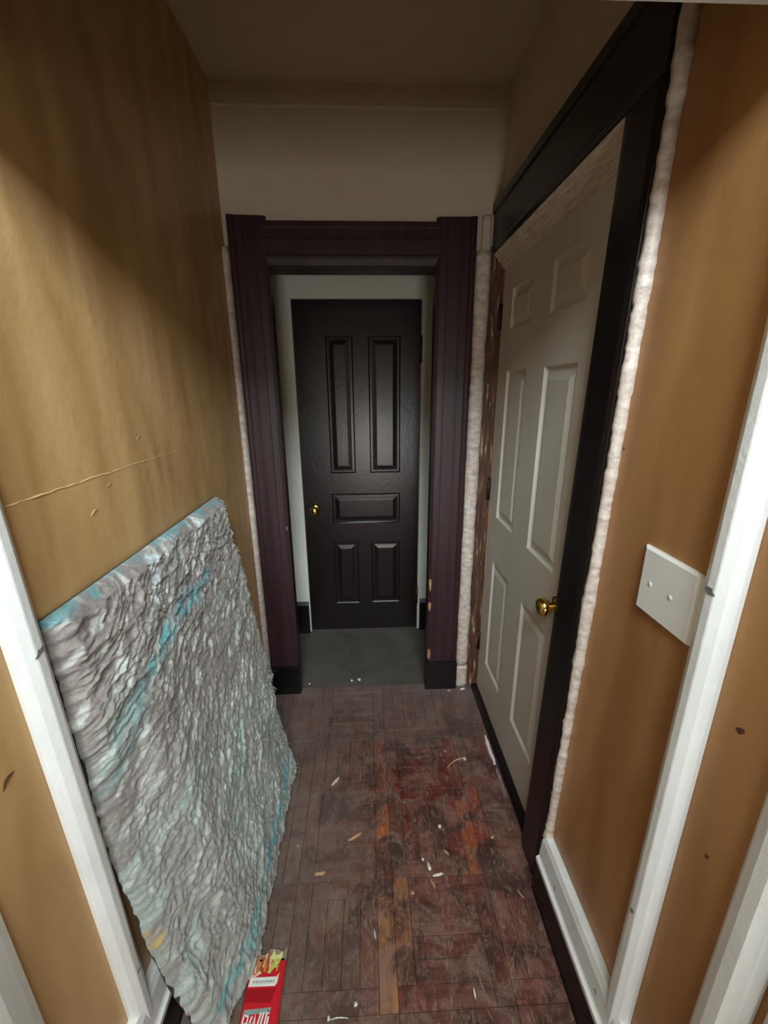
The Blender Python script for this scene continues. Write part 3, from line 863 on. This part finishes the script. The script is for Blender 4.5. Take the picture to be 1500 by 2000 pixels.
for k in range(9):
    x = -0.034 + 0.0066 * k
    print_poly('printed_letter', ribbon([(x, 0.0085), (x + 0.002, 0.0155), (x + 0.0035, 0.0095), (x + 0.0045, 0.0145)], 0.0006), 'print_grey', 0.0015)
print_poly('printed_band', [(-0.050 + 0.008, -0.038), (0.026, -0.036), (0.022, -0.046), (-0.044, -0.048)], 'print_grey', 0.0003)
letters = [[(-0.040, -0.048), (-0.043, -0.078)], [(-0.040, -0.048), (-0.029, -0.050), (-0.030, -0.062), (-0.041, -0.064)],
           [(-0.028, -0.078), (-0.019, -0.050)], [(-0.026, -0.064), (-0.018, -0.064)], [(-0.017, -0.078), (-0.011, -0.048), (-0.009, -0.078)],
           [(-0.005, -0.078), (0.002, -0.044)], [(0.003, -0.078), (0.009, -0.044)], [(0.014, -0.078), (0.017, -0.040), (0.023, -0.048)], [(0.020, -0.078), (0.022, -0.052)]]
for L in letters:
    print_poly('printed_letter', ribbon(L, 0.0022), 'print_white', 0.0006)

# ------------------------------------------------------------------ bits on the floor
def crumb(name, label, cat, x, y, sx, sy, sz, rz, mat, seed, group=None, z=0.0):
    bm = bmesh.new()
    bmesh.ops.create_icosphere(bm, subdivisions=2, radius=1.0)
    rr = random.Random(seed)
    ph = [rr.uniform(0, 6.28) for _ in range(6)]
    for v in bm.verts:
        c = v.co
        s = 1 + 0.22 * math.sin(3 * c.x + ph[0]) + 0.2 * math.sin(4 * c.y + ph[1]) + 0.15 * math.sin(5 * c.z + ph[2]) + rr.uniform(-0.08, 0.08)
        v.co = 0.72 * Vector((c.x * s * sx, c.y * s * sy, max(c.z * s * sz, -0.55 * sz)))
    mn = min(v.co.z for v in bm.verts)
    for v in bm.verts:
        v.co.z -= mn
    me = bpy.data.meshes.new(name); bm.to_mesh(me); bm.free(); me.materials.append(M[mat])
    o = bpy.data.objects.new(name, me); COL.objects.link(o)
    o.location = (x, y, z + 0.0002); o.rotation_euler = (0, 0, rz)
    return thing(o, label, cat, group)
def splinter(name, label, cat, x, y, ln, w, h, rz, mat, seed, curve=0.0):
    rr = random.Random(seed); K = 9; mb = MB()
    w *= 0.75
    for k in range(K):
        t = k / (K - 1); a = (t - 0.5) * ln
        ww = w * (math.sin(math.pi * (0.12 + 0.76 * t)) ** 0.7) * rr.uniform(0.75, 1.2)
        cy = curve * ln * (1 - (2 * t - 1) ** 2) + rr.uniform(-0.1, 0.1) * w
        hh = h * rr.uniform(0.7, 1.1)
        mb.v += [(a, cy - ww / 2, 0), (a, cy - ww * 0.35, hh), (a, cy + ww * 0.35, hh), (a, cy + ww / 2, 0)]
    for k in range(K - 1):
        b = 4 * k
        for q in range(4):
            q2 = (q + 1) % 4
            mb.f.append((b + q, b + q2, b + 4 + q2, b + 4 + q))
    mb.f += [(0, 1, 2, 3), tuple(4 * (K - 1) + q for q in (3, 2, 1, 0))]
    o = mb.build(name, mat)
    o.location = (x, y, 0.0003); o.rotation_euler = (0, 0, rz)
    return thing(o, label, cat)
splinter('wood_chip', 'pale cream wood chip lying between the rug corner and mid floor', 'wood chip', -0.154, 1.303, 0.042, 0.012, 0.007, 0.9, 'pale_splinter', 1)
splinter('wood_splinter', 'tan wood splinter on the parquet left of the orange slat', 'splinter', -0.070, 1.083, 0.050, 0.012, 0.004, 0.5, 'tan_splinter', 2)
crumb('plaster_crumb', 'largest white plaster crumb in the middle of the parquet', 'plaster crumb', 0.180, 0.975, 0.008, 0.014, 0.007, 0.2, 'plaster_crumb', 3)
crumb('plaster_crumb', 'small white crumb touching the largest plaster crumb', 'plaster crumb', 0.162, 0.999, 0.006, 0.006, 0.005, 0.2, 'plaster_crumb', 4)
crumb('plaster_crumb', 'white crumb on the reddish parquet left of the orange-red slat', 'plaster crumb', 0.238, 1.105, 0.008, 0.007, 0.006, 0.6, 'plaster_crumb', 5)
splinter('paint_flake', 'white elongated paint flake just below the largest plaster crumb', 'paint flake', 0.205, 0.951, 0.034, 0.010, 0.003, 0.15, 'plaster_crumb', 6)
splinter('thread', 'short curved pale thread on the red parquet near the white door', 'thread', 0.352, 1.366, 0.095, 0.007, 0.004, 0.50, 'tan_splinter', 7, 0.12)
crumb('plaster_crumb', 'beige crumb at the end of the curved thread', 'plaster crumb', 0.392, 1.383, 0.008, 0.007, 0.006, 0, 'plaster_crumb', 8)
crumb('plaster_crumb', 'beige crumb right of the orange-red slat', 'plaster crumb', 0.418, 1.059, 0.009, 0.006, 0.004, 0.1, 'tan_splinter', 9)
crumb('plaster_crumb', 'bright white crumb near the bottom edge right of the carton', 'plaster crumb', -0.056, 0.665, 0.006, 0.008, 0.006, 0.1, 'plaster_crumb', 10)
crumb('plaster_crumb', 'white crumb at the end of the pale curl by the bottom edge', 'plaster crumb', -0.124, 0.642, 0.005, 0.006, 0.004, 0.1, 'plaster_crumb', 11)
splinter('thread', 'thin pale curl of thread at the bottom edge right of the carton', 'thread', -0.097, 0.640, 0.046, 0.003, 0.002, 0.0, 'plaster_crumb', 12, 0.06)
crumb('plaster_crumb', 'tiny white crumb at the left rim of the tan slat', 'plaster crumb', -0.004, 0.806, 0.003, 0.010, 0.003, 0.1, 'plaster_crumb', 13)
splinter('paint_flake', 'thin pale sliver beside the dark baseboard on the right', 'paint flake', 0.456, 0.885, 0.026, 0.005, 0.002, 2.1, 'tan_splinter', 14)
splinter('paint_flake', 'narrow white sliver on the dark parquet at lower right', 'paint flake', 0.256, 0.671, 0.020, 0.006, 0.003, 1.6, 'plaster_crumb', 15)
crumb('plaster_crumb', 'grey crumb beside the lower edge of the rug', 'plaster crumb', -0.268, 1.063, 0.006, 0.007, 0.004, 0.4, 'tan_splinter', 16)
crumb('plaster_crumb', 'right one of two white crumbs at the frame threshold', 'plaster crumb', -0.066, 1.912, 0.012, 0.010, 0.006, 0.4, 'plaster_crumb', 17)
crumb('plaster_crumb', 'left one of two white crumbs at the frame threshold', 'plaster crumb', -0.108, 1.906, 0.009, 0.008, 0.007, 0.4, 'plaster_crumb', 18)
crumb('plaster_crumb', 'small pale crumb at the threshold beside the left plinth', 'plaster crumb', -0.335, 1.893, 0.008, 0.006, 0.004, 0.4, 'plaster_crumb', 19)
splinter('paint_flake', 'pinkish flake near the joint left of the splinter', 'paint flake', -0.181, 0.973, 0.034, 0.016, 0.002, 0.1, 'tan_splinter', 20)
splinter('paint_flake', 'upright pale flake below the white elongated flake', 'paint flake', 0.185, 0.926, 0.026, 0.007, 0.003, 2.0, 'tan_splinter', 21)
crumb('plaster_crumb', 'beige crumb beside the orange strip below mid floor', 'plaster crumb', 0.117, 0.903, 0.006, 0.008, 0.004, 0.4, 'tan_splinter', 22)
crumb('plaster_crumb', 'orange-tan crumb at the foot of the cracked white strip', 'plaster crumb', 0.405, 1.80, 0.012, 0.008, 0.006, 0.4, 'tan_splinter', 23)
crumb('plaster_crumb', 'white crumb between cracked strip and white door', 'plaster crumb', 0.480, 1.812, 0.016, 0.008, 0.006, 0.4, 'plaster_crumb', 24)
crumb('plaster_crumb', 'tiny beige crumb on the red parquet above the thread', 'plaster crumb', 0.318, 1.427, 0.007, 0.006, 0.003, 0.4, 'tan_splinter', 25)
splinter('paint_flake', 'faint tan flake right of the largest plaster crumb', 'paint flake', 0.246, 1.018, 0.022, 0.007, 0.002, 2.2, 'tan_splinter', 26)
splinter('floor_strip', 'glossy pinkish white strip on the floor along the white door', 'strip', 0.514, 1.425, 0.150, 0.024, 0.008, math.pi / 2, 'pink_gloss', 27)  # thin raised sliver in pinkish white along the door bottom
splinter('floor_strip', 'dull grey strip end next to the glossy pinkish strip', 'strip', 0.515, 1.275, 0.120, 0.017, 0.006, math.pi / 2, 'grey_gloss', 28)
